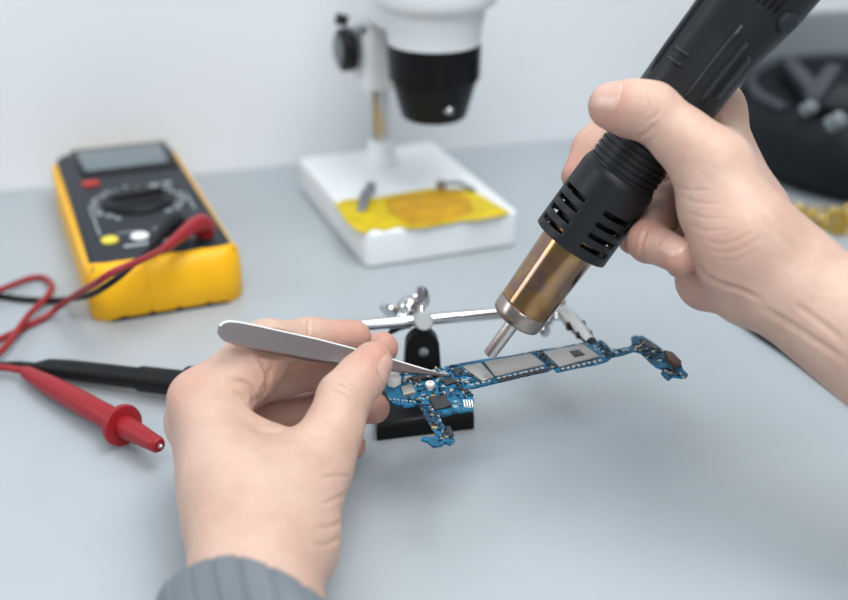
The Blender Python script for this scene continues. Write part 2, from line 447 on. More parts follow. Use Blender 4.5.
def H(u, v, h): return G(u, v, h)
def red_probe(o):
    a = H(22, 370, .0066); t = H(160, 446, .0135); d = (t - a) / np.linalg.norm(t - a); Ln = float(np.linalg.norm(t - a))
    hd = part('probe_handle', lambda b: add_lathe(b, a, d, [(0, .0022), (.006, .0038), (.030, .0055), (.060, .0061), (Ln * .72, .0061), (Ln * .735, .0056)], 28), 'red_rubber', o, True)
    def gd(b):
        add_lathe(b, a, d, [(Ln * .735, .0060), (Ln * .738, .0102), (Ln * .750, .0106), (Ln * .765, .0102), (Ln * .768, .0060)], 40)
    part('finger_guard', gd, 'red_rubber', o, True)
    part('probe_nose', lambda b: add_lathe(b, a, d, [(Ln * .765, .0058), (Ln * .80, .0056), (Ln * .955, .0042), (Ln * .985, .0040), (Ln * .998, .0030)], 28), 'red_rubber', o, True)
    part('probe_tip', lambda b: add_lathe(b, a, d, [(Ln * .99, .0012), (Ln * 1.005, .0012), (Ln * 1.012, .0006)], 12), 'steel_brushed', o, True)
lead('red test lead from the multimeter with its red probe lying on the bench', 'red_rubber', 'red_cable', [(203, 221), (163, 250), (.016, 0)],
     [H(139, 261, .0555), H(113, 272, .0545), H(96, 283, .0460), H(79, 293, .029), H(60, 306, .009), H(42, 319, .0023), H(0, 339, .0028), H(-28, 350, .0066), H(-50, 359, .0068), H(-42, 367, .0068), H(-15, 361, .0068), H(5, 347, .0066), H(28, 316, .0066), H(44, 300, .0068), H(52, 287, .005), H(44, 278, .0026), H(28, 279, .0024), H(0, 290, .0064), H(-40, 306, .0070), H(-140, 325, .0095), H(-160, 365, .0095), H(-90, 384, .0070), H(-35, 374, .0066), H(-8, 367, .0066), H(22, 370, .0066)], red_probe, .006)
def black_probe(o):
    a = H(36, 366, .0064); t = H(226, 389, .0130); d = (t - a) / np.linalg.norm(t - a); Ln = float(np.linalg.norm(t - a))
    part('probe_handle', lambda b: add_lathe(b, a, d, [(0, .0022), (.008, .0048), (.022, .0056), (.05, .0058), (Ln * .56, .0058), (Ln * .565, .0068), (Ln * .80, .0070), (Ln * .81, .0058)], 28), 'black_rubber', o, True)
    part('finger_guard', lambda b: add_lathe(b, a, d, [(Ln * .80, .006), (Ln * .805, .0095), (Ln * .825, .0095), (Ln * .83, .006)], 32), 'black_rubber', o, True)
    part('probe_nose', lambda b: add_lathe(b, a, d, [(Ln * .825, .0055), (Ln * .97, .004), (Ln, .0030)], 24), 'black_rubber', o, True)
lead('black test lead with a black probe that ends behind the hand with the tweezers', 'black_rubber', 'black_rubber', [(176, 219), (151, 247), (.012, 0)],
     [H(138, 260, .0470), H(121, 275, .0470), H(106, 286, .0395), H(90, 295, .026), H(70, 299, .007), H(45, 301, .0022), H(20, 299, .0022), H(-10, 296, .0022), H(-60, 301, .0022), H(-95, 326, .0022), H(-80, 351, .0022), H(-40, 362, .0022), H(-5, 365, .0022), H(18, 364.5, .004), H(36, 366, .0064)], black_probe, .006)

# ------------------------------------------------------------------ third-hand stand
st = empty('third_hand_stand', G(425, 425))
tag(st, 'third-hand stand with black cast base and chrome crossbar holding the blue circuit board', 'soldering stand')
def cast_base(b):
    add_prism(b, [G(377, 441)[:2], G(474, 429)[:2], G(470, 398)[:2], G(372, 404)[:2]], 0, .010, .003, 3)
part('base', cast_base, 'stand_black', st, True)
UZ = .622
uc = G(419, 398)
ub = G(422, 402); ubw = np.array([1, .1, 0]) / math.hypot(1, .1); ubn = np.array([-ubw[1], ubw[0], 0])
hs_ = np.linspace(0, .08, 321)
def h_at(v): return float(min(hs_, key=lambda h: abs(proj(ub + np.array([0, 0, h]))[1] - v)))
ubh = h_at(331)
def upright(b):
    pts = []
    W, T = .0100, .007
    for k in range(21):
        a = PI * k / 20
        pts.append((W * .86 * math.cos(a), ubh - .008 + .009 * math.sin(a)))
    pts = [(W * 1.05, .006)] + pts + [(-W * 1.05, .006)]
    f = [b.verts.new(Vector(ub + ubw * x + np.array([0, 0, z]) - ubn * T / 2)) for x, z in pts]
    k_ = [b.verts.new(Vector(ub + ubw * x + np.array([0, 0, z]) + ubn * T / 2)) for x, z in pts]
    b.faces.new(f); b.faces.new(k_[::-1])
    for i in range(len(f)):
        j = (i + 1) % len(f); b.faces.new((f[i], f[j], k_[j], k_[i]))
    bmesh.ops.bevel(b, geom=[e for e in b.edges if abs(e.calc_face_angle(0)) > .7], offset=.0015, segments=2, affect='EDGES')
part('upright', upright, 'stand_black', st, True)
rv = ub + np.array([0, 0, h_at(349)]) - ubn * .0033
part('rivet', lambda b: add_lathe(b, rv + ubw * .0005, -ubn, [(0, .0027), (.0008, .0025), (.0012, .0015)], 20), 'grey_metal', st, True)
bl, br_ = P(340, 327, 0.596), P(549, 309, 0.629)
bd = (br_ - bl) / np.linalg.norm(br_ - bl)
part('crossbar', lambda b: add_lathe(b, bl - bd * .02, bd, [(0, .0026), (.001, .0030), (float(np.linalg.norm(br_ - bl)) + .02, .0030)], 24), 'chrome', st, True)
cc = P(423, 321, 0.598)
cd = P(425, 322, 0.586) - cc; cd = cd / np.linalg.norm(cd)
part('clamp_boss', lambda b: add_lathe(b, cc - cd * .008, cd, [(0, .0042), (.001, .0047), (.014, .0047), (.0148, .0040)], 32), 'zinc', st, True)
def thumb(b, a, t, r):
    d = t - a; L = float(np.linalg.norm(d)); d = d / L
    add_lathe(b, a, d, [(0, .0018), (L * .45, .0018), (L * .5, .0028), (L * .62, .0022)], 18)
    # flat wing: disc seen edge-on to flat
    x, y, _ = frame(d, tuple(-FW + RT * 1.1 - UP * .35))
    c = Vector(t)
    add_lathe(b, c - x * .0016, x, [(0, r * .8), (.0006, r), (.0026, r), (.0032, r * .8)], 28)
part('thumb_screw', lambda b: thumb(b, P(421, 315, 0.604), P(422, 297, 0.608), .0058), 'chrome', st, True)
part('thumb_screw', lambda b: thumb(b, P(410, 320, 0.618), P(390, 311, 0.620), .0058), 'chrome', st, True)
part('ball_joint', lambda b: (add_lathe(b, P(409, 320, 0.626), UP, [(0, .003), (.001, .0052), (.004, .0066), (.008, .0064), (.0115, .0045), (.0125, .002)], 28)), 'chrome', st, True)
part('swivel_lever', lambda b: add_tube(b, spline([P(386, 338, 0.616), P(392, 331, 0.616), P(400, 327, 0.618), P(410, 325, 0.622)], 5), [.0012] * 5 + [.0018] * 11, 12), 'stand_black', st, True)
# right-hand clip arm reaching from the bar end to the board
part('end_clamp', lambda b: add_lathe(b, P(556, 309, 0.626) - UP * .006, UP, [(0, .004), (.001, .0052), (.011, .0052), (.012, .004)], 28), 'chrome', st, True)
part('thumb_screw', lambda b: thumb(b, P(551, 312, 0.620), P(545, 330, 0.614), .0036), 'chrome', st, True)
ca, cb = P(563, 312, 0.618), P(598, 349.5, .574)
cdv = (cb - ca); cL = float(np.linalg.norm(cdv)); cdv = cdv / cL
def gator(b):
    x, y, d = frame(cdv, (0, 0, 1))
    for sgn, mm in ((1, 0), (-1, 0)):
        rows = []
        for t, hw, off in ((0, .0032, .0030), (.25, .0036, .0034), (.55, .0034, .0026), (.85, .0024, .0014), (1, .0012, .0007)):
            q = Vector(ca) + d * (t * cL)
            ring = []
            for k in range(7):
                a = PI * k / 6
                ring.append(b.verts.new(q + y * math.cos(a) * hw + x * sgn * (off * .35 + math.sin(a) * off)))
            for k in range(6, -1, -1):
                a = PI * k / 6
                ring.append(b.verts.new(q + y * math.cos(a) * hw * .8 + x * sgn * (off * .3 + math.sin(a) * off * .75)))
            rows.append(ring)
        for A, B in zip(rows, rows[1:]):
            n = len(A)
            for k in range(n): b.faces.new((A[k], A[(k + 1) % n], B[(k + 1) % n], B[k]))
        b.faces.new(rows[0][::-1]); b.faces.new(rows[-1])
clipo = part('alligator_clip', gator, 'steel_brushed', st, True)
x_, y_, d_ = frame(cdv, (0, 0, 1))
part('pivot', lambda b: add_lathe(b, Vector(ca) + d_ * (cL * .38) - y_ * .0046, y_, [(0, .0022), (.0092, .0022)], 18), 'black_gloss', clipo, True)
part('spring', lambda b: add_lathe(b, Vector(ca) + d_ * (cL * .62) - y_ * .0038, y_, [(0, .0018), (.0076, .0018)], 18), 'black_gloss', clipo, True)
part('jaw_tip', lambda b: add_lathe(b, Vector(ca) + d_ * (cL * .82), d_, [(0, .0028), (cL * .14, .0020), (cL * .2, .0010)], 14), 'black_gloss', clipo, True)
part('swivel_rod', lambda b: add_tube(b, [P(556, 306, 0.626), ca + cdv * .004], .0022, 14), 'chrome', st, True)
# left-hand clip under the near end of the board
la, lb = P(352, 331, 0.598), P(395, 392, .548)
part('clip_arm', lambda b: add_tube(b, spline([la, P(362, 345, 0.586), P(380, 372, .575), P(392, 391, .558)], 5), .0017, 12), 'steel_brushed', st, True)

# ------------------------------------------------------------------ phone logic board
BH = .0485
board = empty('circuit_board', G(430, 395, BH))
tag(board, 'long blue phone circuit board with silver shields held in the clips above the bench', 'circuit board')
def bflat(b, pix, z0, z1, bev=0): add_prism(b, [G(u, v, BH)[:2] for u, v in pix], BH + z0, BH + z1, bev)
outline = [(384, 387), (388, 377), (398, 374), (430, 371), (445, 367), (460, 364), (482, 360), (512, 356), (541, 350), (556, 348.5), (584, 343), (592, 345.5), (597, 342), (601, 340.5), (606, 344), (609, 348), (616, 350), (630, 347), (632, 344), (631, 338), (635, 336), (642, 336.5), (650, 341), (660, 348), (667, 354), (674, 357), (681, 364), (683, 370), (688, 375), (685, 378), (672, 377), (669, 380), (665, 378), (661, 373), (664, 370), (656, 367), (648, 360), (641, 353), (634, 351), (622, 355), (612, 357), (607, 361), (598, 364), (580, 367), (557, 372), (553, 368), (548, 371), (520, 377), (495, 383), (480, 386.5), (470, 389), (474, 401), (473, 411), (456, 413), (437, 417), (445, 427), (452, 435), (455, 441), (450, 445), (445, 443), (441, 446), (433, 447), (427, 442), (421, 440), (423, 437), (433, 438), (436, 435), (430, 425), (423, 413), (418, 405), (404, 407), (393, 404), (387, 397)]
part('substrate', lambda b: bflat(b, outline, -.0006, .0004), 'pcb_blue', board, True)
def can(pix, h, label=None):
    o = part('shield_can', lambda b: bflat(b, pix, .0004, h, .0003), 'can_silver', board, True)
    return o
can([(462, 368.5), (481, 364.5), (494, 379), (482, 382.5)], .0012)
can([(484, 363.5), (531, 355.5), (545, 366.5), (495, 378)], .0013)
can([(543, 353.5), (583, 346), (600, 358.5), (559, 368.5)], .0013)
can([(401, 390), (412, 387), (416, 395.5), (403, 398.5)], .0020)
def chip(pix, h, mm='chip_black', nm='chip'):
    return part(nm, lambda b: bflat(b, pix, .0004, h, .0002), mm, board, True)
chip([(569, 353.8), (578.5, 352), (585, 357.5), (574.5, 359.8)], .0016)
chip([(429, 400), (445, 397), (452, 408), (435, 412)], .0014)
chip([(441, 382), (452, 379), (457, 384), (446, 387)], .0013)
chip([(411, 379), (424, 376), (428, 380), (414, 383)], .0012)
chip([(452, 372), (458, 370), (463, 374), (456, 376)], .0012)
chip([(462, 391), (468, 390), (470, 394), (464, 395)], .0012)
chip([(640, 340), (646, 341), (654, 349), (648, 351)], .0012)
chip([(446, 429), (450, 428), (454, 437), (449, 438)], .0013)
chip([(664, 355), (672, 357), (681, 366), (676, 369), (668, 364)], .0028, 'brown_connector', 'connector')['label'] = 'brown connector'
chip([(386, 381), (392, 375.5), (397, 378), (401, 385), (394, 388.5), (388, 387)], .0045, 'white_connector', 'connector')['label'] = 'white connector'
wp = G(430, 389, BH + .0004)
cap_ = part('standoff', lambda b: add_lathe(b, wp, (0, 0, 1), [(0, .0014), (.0016, .0014), (.0017, .0021), (.0030, .0021), (.0034, .0017)], 24), 'white_connector', board, True)
part('standoff_dot', lambda b: add_lathe(b, wp + np.array([0, 0, .0033]), (0, 0, 1), [(0, .0009), (.0003, .0008)], 16), 'pink_dot', cap_, True)
# white flex socket with four pins at the lower corner
for k in range(4):
    u = 463 + k * 2.6
    part('contact_pin', lambda b: bflat(b, [(u, 402), (u + 1.4, 401.7), (u + 2.6, 408), (u + 1.2, 408.3)], .0004, .0012), 'white_connector', board, True)
# dashed edge frames along the near edges of the shields
for (u0, v0), (u1, v1), n in (((497, 379.5), (546, 368.3), 9), ((561, 370), (603, 360.5), 8), ((470, 386), (493, 381), 4), ((421, 408), (436, 433), 7), ((389, 400), (417, 403), 7)):
    def dashes(b):
        for k in range(n):
            a, c = k / n, (k + .55) / n
            p0 = (u0 + (u1 - u0) * a, v0 + (v1 - v0) * a); p1 = (u0 + (u1 - u0) * c, v0 + (v1 - v0) * c)
            bflat(b, [p0, p1, (p1[0] + .7, p1[1] + 1.3), (p0[0] + .7, p0[1] + 1.3)], .0004, .0010)
    part('edge_contacts', dashes, 'solder', board, True)['kind'] = 'stuff'
for (u0, v0), (u1, v1) in (((482.5, 363.8), (495, 378.6)), ((459, 369), (481, 383.5)), ((495.5, 380.4), (548, 368.6)), ((559.5, 370.4), (600, 360.6)), ((535, 354.5), (549, 366)), ((539, 353.6), (554, 366.4))):
    part('dark_strip', lambda b: bflat(b, [(u0, v0), (u1, v1), (u1 + .9, v1 + 1.3), (u0 + 1.1, v0 + 1.2)], .0004, .0008), 'chip_black', board, True)
part('dark_strip', lambda b: bflat(b, [(498, 381.6), (548, 370.4), (548.6, 371.2), (498.5, 383)], .0002, .0007), 'chip_black', board, True)
inside_polys = [[(398, 375), (445, 368), (462, 365), (480, 384), (470, 388), (474, 401), (440, 397), (418, 404), (404, 399)], [(420, 406), (428, 404), (446, 428), (452, 440), (440, 442), (432, 426)], [(600, 343), (606, 346), (614, 352), (634, 349), (636, 339), (646, 341), (662, 352), (664, 366), (644, 355), (632, 350), (604, 360)], [(536, 352), (542, 352), (556, 368), (550, 369)], [(660, 368), (668, 370), (684, 376), (670, 377)]]
def pip(q, poly):
    c = False; j = len(poly) - 1
    for i in range(len(poly)):
        (x0, y0), (x1, y1) = poly[i], poly[j]
        if (y0 > q[1]) != (y1 > q[1]) and q[0] < (x1 - x0) * (q[1] - y0) / (y1 - y0) + x0: c = not c
        j = i
    return c
keep_out = [[(428, 398), (446, 396), (454, 409), (434, 413)], [(422, 381), (438, 381), (438, 394), (422, 394)], [(399, 387), (414, 385), (418, 397), (401, 400)], [(440, 381), (453, 378), (458, 384), (446, 388)]]
spots = []
wts = [5, 2, 3, 1, 1]
for poly, wt in zip(inside_polys, wts):
    us = [p[0] for p in poly]; vs = [p[1] for p in poly]
    n = 0
    while n < wt * 34:
        q = (random.uniform(min(us), max(us)), random.uniform(min(vs), max(vs)))
        if pip(q, poly) and not any(pip(q, k) for k in keep_out): spots.append(q); n += 1
def smd(sel):
    def fn(b):
        for q in sel:
            c = G(*q, BH); a = random.choice((0.32, 0.32 + PI / 2, .1))
            add_box(b, (c[0], c[1], BH + .0007), (random.uniform(.0008, .0022), random.uniform(.0006, .0012), .0008), rot=Matrix.Rotation(a, 3, 'Z'))
    return fn
for nm, sel, mm in (('black_components', spots[0::3], 'chip_black'), ('silver_components', spots[1::6], 'solder'), ('dark_blue_pads', spots[2::3], 'pcb_dark'), ('gold_pads', spots[4::18], 'gold_pad')):
    part(nm, smd(sel), mm, board, True)['kind'] = 'stuff'

# ------------------------------------------------------------------ hot air gun
gt, gu = P(489.5, 355, .548), P(755, -10, .487)
GD = (gu - gt) / np.linalg.norm(gu - gt)
GQ = RT * .825 - UP * .565; GQ = GQ - GD * (GQ @ GD); GQ /= np.linalg.norm(GQ)   # across the handle, towards lower right in the photo
GN = np.cross(GD, GQ)
if GN @ FW > 0: GN = -GN                                                          # towards the camera
def gs(u, v):
    """distance along the axis of the point nearest to a pixel on the axis line"""
    best = min((abs((proj(gt + GD * s)[0] - u) * .565 - (proj(gt + GD * s)[1] - v) * .825), s) for s in np.linspace(-.01, .3, 1241))
    return best[1]
gun = empty('hot_air_gun', gt)
tag(gun, 'black handled hot air gun with heat-tinted metal tube pointing down at the circuit board', 'hot air gun')
S1, S2, S3, S4, S5 = gs(517, 322), gs(524.5, 306), gs(571.5, 240), gs(618, 170), gs(650, 128)
def PX(px, s): return px * float(proj(gt + GD * s)[2]) / FPX     # photo width in pixels -> metres at that station
def nozzle(b):
    r = PX(6.8, 0) ; r2 = PX(7.4, S1)
    add_lathe(b, gt, GD, [(.010, r * .8), (0.0004, r * .84), (0, r * .92), (.0006, r), (S1 + .002, r2)], 36)
part('nozzle', nozzle, 'steel_brushed', gun, True)
rc = PX(26.8, S1); rc2 = PX(27.2, S2)
part('collar', lambda b: add_lathe(b, gt, GD, [(S1 + .001, rc * .45), (S1, rc * .86), (S1 + .0005, rc * .93), (S1 + .0016, rc * .985), (S1 + .003, rc), (S2 - .0008, rc2), (S2, rc2 * .98)], 48), 'collar_steel', gun, True)
part('heat_tube', lambda b: add_lathe(b, gt, GD, [(S2 - .001, PX(26.4, S2) * .97), (S2, PX(26.6, S2)), (S2 + .001, PX(26.8, S2)), (S3, PX(29.8, S3)), (S3 + .03, PX(29.8, S3) * .96)], 64), 'heat_tinted_steel', gun, True)
# slotted black sleeve: a shell with real openings
def sleeve(b):
    n, m = 126, 96
    s0_, s1_ = S3 - .001, S4
    r0, r1 = PX(40.5, S3), PX(40.5, S4)
    qa = math.atan2(0, 1)
    slots = []
    for c in (-.84, .60, 2.4, 3.9):
        for k in range(4):
            slots.append((c, s0_ + .0048 + k * .0056 + (0 if c < 0 else .0006)))
    x, y = Vector(GQ), Vector(GN)
    grid = {}
    o = Vector(gt)
    for i in range(m + 1):
        s = s0_ + (s1_ - s0_) * i / m
        e = min((s1_ - s) / .004, 1); rr = r0 + (r1 - r0) * i / m
        rr = rr * (1 - .06 * (1 - e) ** 2)
        for k in range(n):
            t = 2 * PI * k / n
            grid[i, k] = b.verts.new(o + Vector(GD) * s + (x * math.sin(t) + y * math.cos(t)) * rr)
    for i in range(m):
        s = s0_ + (s1_ - s0_) * (i + .5) / m
        for k in range(n):
            t = 2 * PI * (k + .5) / n
            hole = False
            for c, cs in slots:
                dt = abs((t - c + PI) % (2 * PI) - PI)
                if dt < .44 and abs(s - cs) < .00122: hole = True
            if not hole: b.faces.new((grid[i, k], grid[i, (k + 1) % n], grid[i + 1, (k + 1) % n], grid[i + 1, k]))
    for v in [v for v in b.verts if not v.link_faces]: b.verts.remove(v)
slv = part('vent_sleeve', sleeve, 'grip_plastic', gun, True)
md = slv.modifiers.new('thickness', 'SOLIDIFY'); md.thickness = .0016; md.offset = -1
part('sleeve_core', lambda b: add_lathe(b, gt, GD, [(S3 + .008, PX(30, S3)), (S4, PX(30, S4))], 40), 'black_gloss', gun, True)
def rings(b):
    prof = [(S4 - .001, PX(37, S4))]
    s = S4
    while s < S5 - .002:
        r = PX(37.5, s)
        prof += [(s, r), (s + .0012, r), (s + .0014, r * .945), (s + .0024, r * .945), (s + .0026, r)]
        s += .0028
    prof += [(S5, PX(38, S5))]
    add_lathe(b, gt, GD, prof, 64)
part('ring_neck', rings, 'grip_plastic', gun, True, 25)
# main grip: loft with a flare towards the cable end
SE = gs(800, -85)
stn = [(S5 - .001, 37, 0), (S5, 39.5, 0), (gs(672, 102), 41, 0), (gs(700, 66), 42.5, .5), (gs(722, 36), 44, 2), (gs(738, 12), 47, 4.5), (gs(752, -12), 50, 6), (gs(775, -45), 53, 6), (SE, 46, 4), (SE + .004, 36, 3)]
def stat(s):
    ss = [q[0] for q in stn]
    return float(np.interp(s, ss, [q[1] for q in stn])), float(np.interp(s, ss, [q[2] for q in stn]))
def gsurf(s, t, lift=0.0):
    """point on the grip: t = 0 faces the camera, +t turns towards lower right"""
    r, of = stat(s); z = float(proj(gt + GD * s)[2]) / FPX
    st_, ct = math.sin(t), math.cos(t)
    k = (abs(st_) ** 2.5 + abs(ct) ** 2.5) ** (-1 / 2.5)
    return Vector(gt + GD * s + GQ * (of * z)) + (Vector(GQ) * st_ + Vector(GN) * ct * .94) * ((r * z) * k + lift)
def grip(b):
    n = 72; rows = []
    for s in list(np.linspace(stn[0][0], stn[1][0], 2)) + list(np.linspace(stn[1][0] + .001, SE, 60)) + [SE + .002, SE + .004]:
        rows.append([b.verts.new(gsurf(s, 2 * PI * k / n)) for k in range(n)])
    for A, B in zip(rows, rows[1:]):
        for k in range(n): b.faces.new((A[k], A[(k + 1) % n], B[(k + 1) % n], B[k]))
    b.faces.new(rows[0][::-1]); b.faces.new(rows[-1])
part('handle', grip, 'grip_plastic', gun, True)
def strip(b, sA, sB, t0, t1, h, nS=14, nT=5):
    """raised pad following the grip"""
    top, base = [], []
    for i in range(nS + 1):
        s = sA + (sB - sA) * i / nS
        e = h if 0 < i < nS else h * .2
        top.append([b.verts.new(gsurf(s, t0 + (t1 - t0) * k / nT, e if 0 < k < nT else e * .4)) for k in range(nT + 1)])
        base.append([b.verts.new(gsurf(s, t0 + (t1 - t0) * k / nT, -.0004)) for k in range(nT + 1)])
    for i in range(nS):
        for k in range(nT):
            b.faces.new((top[i][k], top[i + 1][k], top[i + 1][k + 1], top[i][k + 1]))
            b.faces.new((base[i][k], base[i][k + 1], base[i + 1][k + 1], base[i + 1][k]))
        b.faces.new((top[i][0], base[i][0], base[i + 1][0], top[i + 1][0]))
        b.faces.new((top[i][nT], top[i + 1][nT], base[i + 1][nT], base[i][nT]))
    b.faces.new([*top[0], *base[0][::-1]]); b.faces.new([*top[-1][::-1], *base[-1]])
sA, sB = gs(677, 94) + .001, gs(734, 20)
for t0_, t1_, e_ in ((.02, .10, 0), (.34, .43, .004), (.62, .72, .008)):
    part('grip_rib', lambda b: strip(b, sA + e_ * .8, sB - e_, t0_, t1_, .0021), 'rib_plastic', gun, True)
part('grip_rib', lambda b: strip(b, gs(655, 72), SE, -1.15, -1.02, .0012), 'grip_plastic', gun, True)
for u, v in ((676, 80), (682, 70)):
    s = gs(u, v)
    part('grip_mark', lambda b: strip(b, s + .006, s + .0075, -.80, -.40, .0018, 4, 6), 'rib_plastic', gun, True)
for k in range(4):
    s = gs(745, 2) + .002
    part('vent_slot', lambda b: strip(b, s, s + .012, -.05 + k * .13, .02 + k * .13, .0007, 5, 3), 'black_gloss', gun, True)
part('side_button', lambda b: add_lathe(b, gsurf(gs(750, -2), .78) - Vector(GQ) * .001, Vector(GQ) * .72 + Vector(GN) * .69, [(0, .0045), (.002, .0045), (.0028, .0035)], 24), 'charcoal_plastic', gun, True)
cs = gt + GD * SE
part('air_hose', lambda b: add_tube(b, spline([cs, cs + GD * .05, cs + GD * .09 + np.array([.05, .02, 0]), cs + GD * .10 + np.array([.14, .06, -.03])], 8), .009, 20), 'black_rubber', gun, True)

# ------------------------------------------------------------------ tweezers
ta, tb = P(219, 329, .492), P(450, 376.5, .5480)
TD = (tb - ta) / np.linalg.norm(tb - ta); TL = float(np.linalg.norm(tb - ta))
tcam = CAM - (ta + tb) / 2; tcam /= np.linalg.norm(tcam)
TN = tcam * .93 + UP * .30; TN = TN - TD * (TN @ TD); TN /= np.linalg.norm(TN)    # plate normal, towards the viewer
TW = np.cross(TN, TD)
if TW @ UP < 0: TW = -TW
twz = empty('tweezers', ta); tag(twz, 'steel tweezers pinched between thumb and index finger over the circuit board', 'tweezers')
def blade(b, gap):
    rows = []
    th = .0007
    for i in range(61):
        t = i / 60
        hw = float(np.interp(t, [0, .008, .03, .07, .14, .40, .55, .72, .88, 1], [.0018, .0032, .0046, .0052, .0053, .0050, .0042, .0030, .0015, .0004]))
        g_ = gap * float(np.interp(t, [0, .06, .2, .5, .8, 1], [.0, .0, .9, 1.0, .7, .16]))
        c = ta + TD * (t * TL) - TN * (g_ + (.0007 if gap else 0))
        if gap: c = c + TW * .0008 * min(1, t * 5)
        e = th * .35
        rows.append([b.verts.new(Vector(c + TW * x * 1.0 + TN * y)) for x, y in ((-hw, -th + e), (-hw, th - e), (-hw + e, th), (hw - min(.0010, hw * .6), th), (hw, th - .0009), (hw, -th + e * .5), (hw - e, -th), (-hw + e, -th))])
    for A, B in zip(rows, rows[1:]):
        for k in range(8):
            f = b.faces.new((A[k], A[(k + 1) % 8], B[(k + 1) % 8], B[k]))
            if k == 3: f.material_index = 1  # upper bevel alone carries the painted highlight
    b.faces.new(rows[0][::-1]); b.faces.new(rows[-1])
part('tweezer_arm', lambda b: blade(b, 0), ['steel_tweezer', 'steel_edge_glint'], twz, True, 30)
part('tweezer_arm', lambda b: blade(b, .0042), ['steel_tweezer', 'steel_edge_glint'], twz, True, 30)

# ------------------------------------------------------------------ hands: one smooth skin each, grown from a distance field
class Field:
    def __init__(self, lo, hi, h):
        self.h = h; self.lo = np.array(lo)
        n = np.ceil((np.array(hi) - self.lo) / h).astype(int) + 1
        self.ax = [self.lo[i] + h * np.arange(n[i], dtype=np.float32) for i in range(3)]
        self.n = tuple(n)
    def new(self): return np.full(self.n, 0.03, np.float32)
    def sub(self, lo, hi, m):
        sl = []
        for i in range(3):
            a = int(np.clip(np.searchsorted(self.ax[i], lo[i] - m), 0, self.n[i])); c = int(np.clip(np.searchsorted(self.ax[i], hi[i] + m), 0, self.n[i]))
            sl.append(slice(a, c))
        X = np.meshgrid(*[self.ax[i][sl[i]] for i in range(3)], indexing='ij')
        return tuple(sl), X

def smin(a, b, k):
    h = np.maximum(k - np.abs(a - b), 0) / k
    return np.minimum(a, b) - h * h * k * .25

def add_cone(F_, D, a, b, ra, rb, k, flat=None):
    """tapered capsule a-b; flat = (direction, scale): squash along direction"""
    a, b = np.asarray(a, float), np.asarray(b, float)
    R_ = max(ra, rb) * 1.6
    sl, X = F_.sub(np.minimum(a, b) - R_, np.maximum(a, b) + R_, max(k, .004) + .003)
    p = [X[i] - a[i] for i in range(3)]; ba = b - a; L2 = ba @ ba
    h = np.clip((p[0] * ba[0] + p[1] * ba[1] + p[2] * ba[2]) / L2, 0, 1)
    q = [p[i] - h * ba[i] for i in range(3)]
    if flat is not None:
        d = np.asarray(flat[0], float); d = d / np.linalg.norm(d)
        t = (q[0] * d[0] + q[1] * d[1] + q[2] * d[2]) * (1 / flat[1] - 1)
        q = [q[i] + t * d[i] for i in range(3)]
    v = np.sqrt(q[0] ** 2 + q[1] ** 2 + q[2] ** 2) - (ra + (rb - ra) * h)
    D[sl] = smin(D[sl], v.astype(np.float32), k)

def surface(D, F_):
    neg = D < 0
    c = [neg[i:neg.shape[0] - 1 + i, j:neg.shape[1] - 1 + j, k:neg.shape[2] - 1 + k] for i in (0, 1) for j in (0, 1) for k in (0, 1)]
    s = sum(x.astype(np.int8) for x in c)
    cells = np.argwhere((s > 0) & (s < 8))
    idx = -np.ones(tuple(n - 1 for n in D.shape), np.int64)
    idx[cells[:, 0], cells[:, 1], cells[:, 2]] = np.arange(len(cells))
    acc = np.zeros((len(cells), 3)); cnt = np.zeros(len(cells))
    cor = [(i, j, k) for i in (0, 1) for j in (0, 1) for k in (0, 1)]
    for p in cor:
        for ax in range(3):
            if p[ax]: continue
            q = list(p); q[ax] = 1
            va = D[cells[:, 0] + p[0], cells[:, 1] + p[1], cells[:, 2] + p[2]]
            vb = D[cells[:, 0] + q[0], cells[:, 1] + q[1], cells[:, 2] + q[2]]
            m = (va < 0) != (vb < 0)
            t = np.where(m, va / np.where(va == vb, 1, va - vb), 0)
            pt = np.tile(np.array(p, float), (len(cells), 1)); pt[:, ax] += t
            acc[m] += pt[m]; cnt[m] += 1
    V = F_.lo + F_.h * (cells + acc / cnt[:, None])
    Q = []
    for ax in range(3):
        o1, o2 = (ax + 1) % 3, (ax + 2) % 3
        A = [slice(None)] * 3; B = [slice(None)] * 3
        A[ax] = slice(0, -1); B[ax] = slice(1, None)
        e = np.argwhere(neg[tuple(A)] != neg[tuple(B)])
        e = e[(e[:, o1] > 0) & (e[:, o2] > 0) & (e[:, o1] < D.shape[o1] - 1) & (e[:, o2] < D.shape[o2] - 1)]
        flip = neg[e[:, 0], e[:, 1], e[:, 2]]
        def at(d1, d2):
            w_ = e.copy(); w_[:, o1] -= d1; w_[:, o2] -= d2
            return idx[w_[:, 0], w_[:, 1], w_[:, 2]]
        q = np.stack([at(1, 1), at(0, 1), at(0, 0), at(1, 0)], -1)
        q[~flip] = q[~flip][:, ::-1]
        Q.append(q)
    return V, np.concatenate(Q)

def relax(V, Q, it, w=.5):
    e = np.concatenate([Q[:, [0, 1]], Q[:, [1, 2]], Q[:, [2, 3]], Q[:, [3, 0]]])
    e = np.concatenate([e, e[:, ::-1]])
    deg = np.bincount(e[:, 0], minlength=len(V))
    for i in range(it):
        for ww in (w, -w * 1.03):
            acc = np.stack([np.bincount(e[:, 0], weights=V[e[:, 1], c], minlength=len(V)) for c in range(3)], -1)
            V = V + ww * (acc / deg[:, None] - V)
    return V

def vnormals(V, Q):
    fn = np.cross(V[Q[:, 2]] - V[Q[:, 0]], V[Q[:, 3]] - V[Q[:, 1]])
    N = np.stack([sum(np.bincount(Q[:, k], weights=fn[:, c], minlength=len(V)) for k in range(4)) for c in range(3)], -1)
    return N / np.maximum(np.linalg.norm(N, axis=1), 1e-12)[:, None]

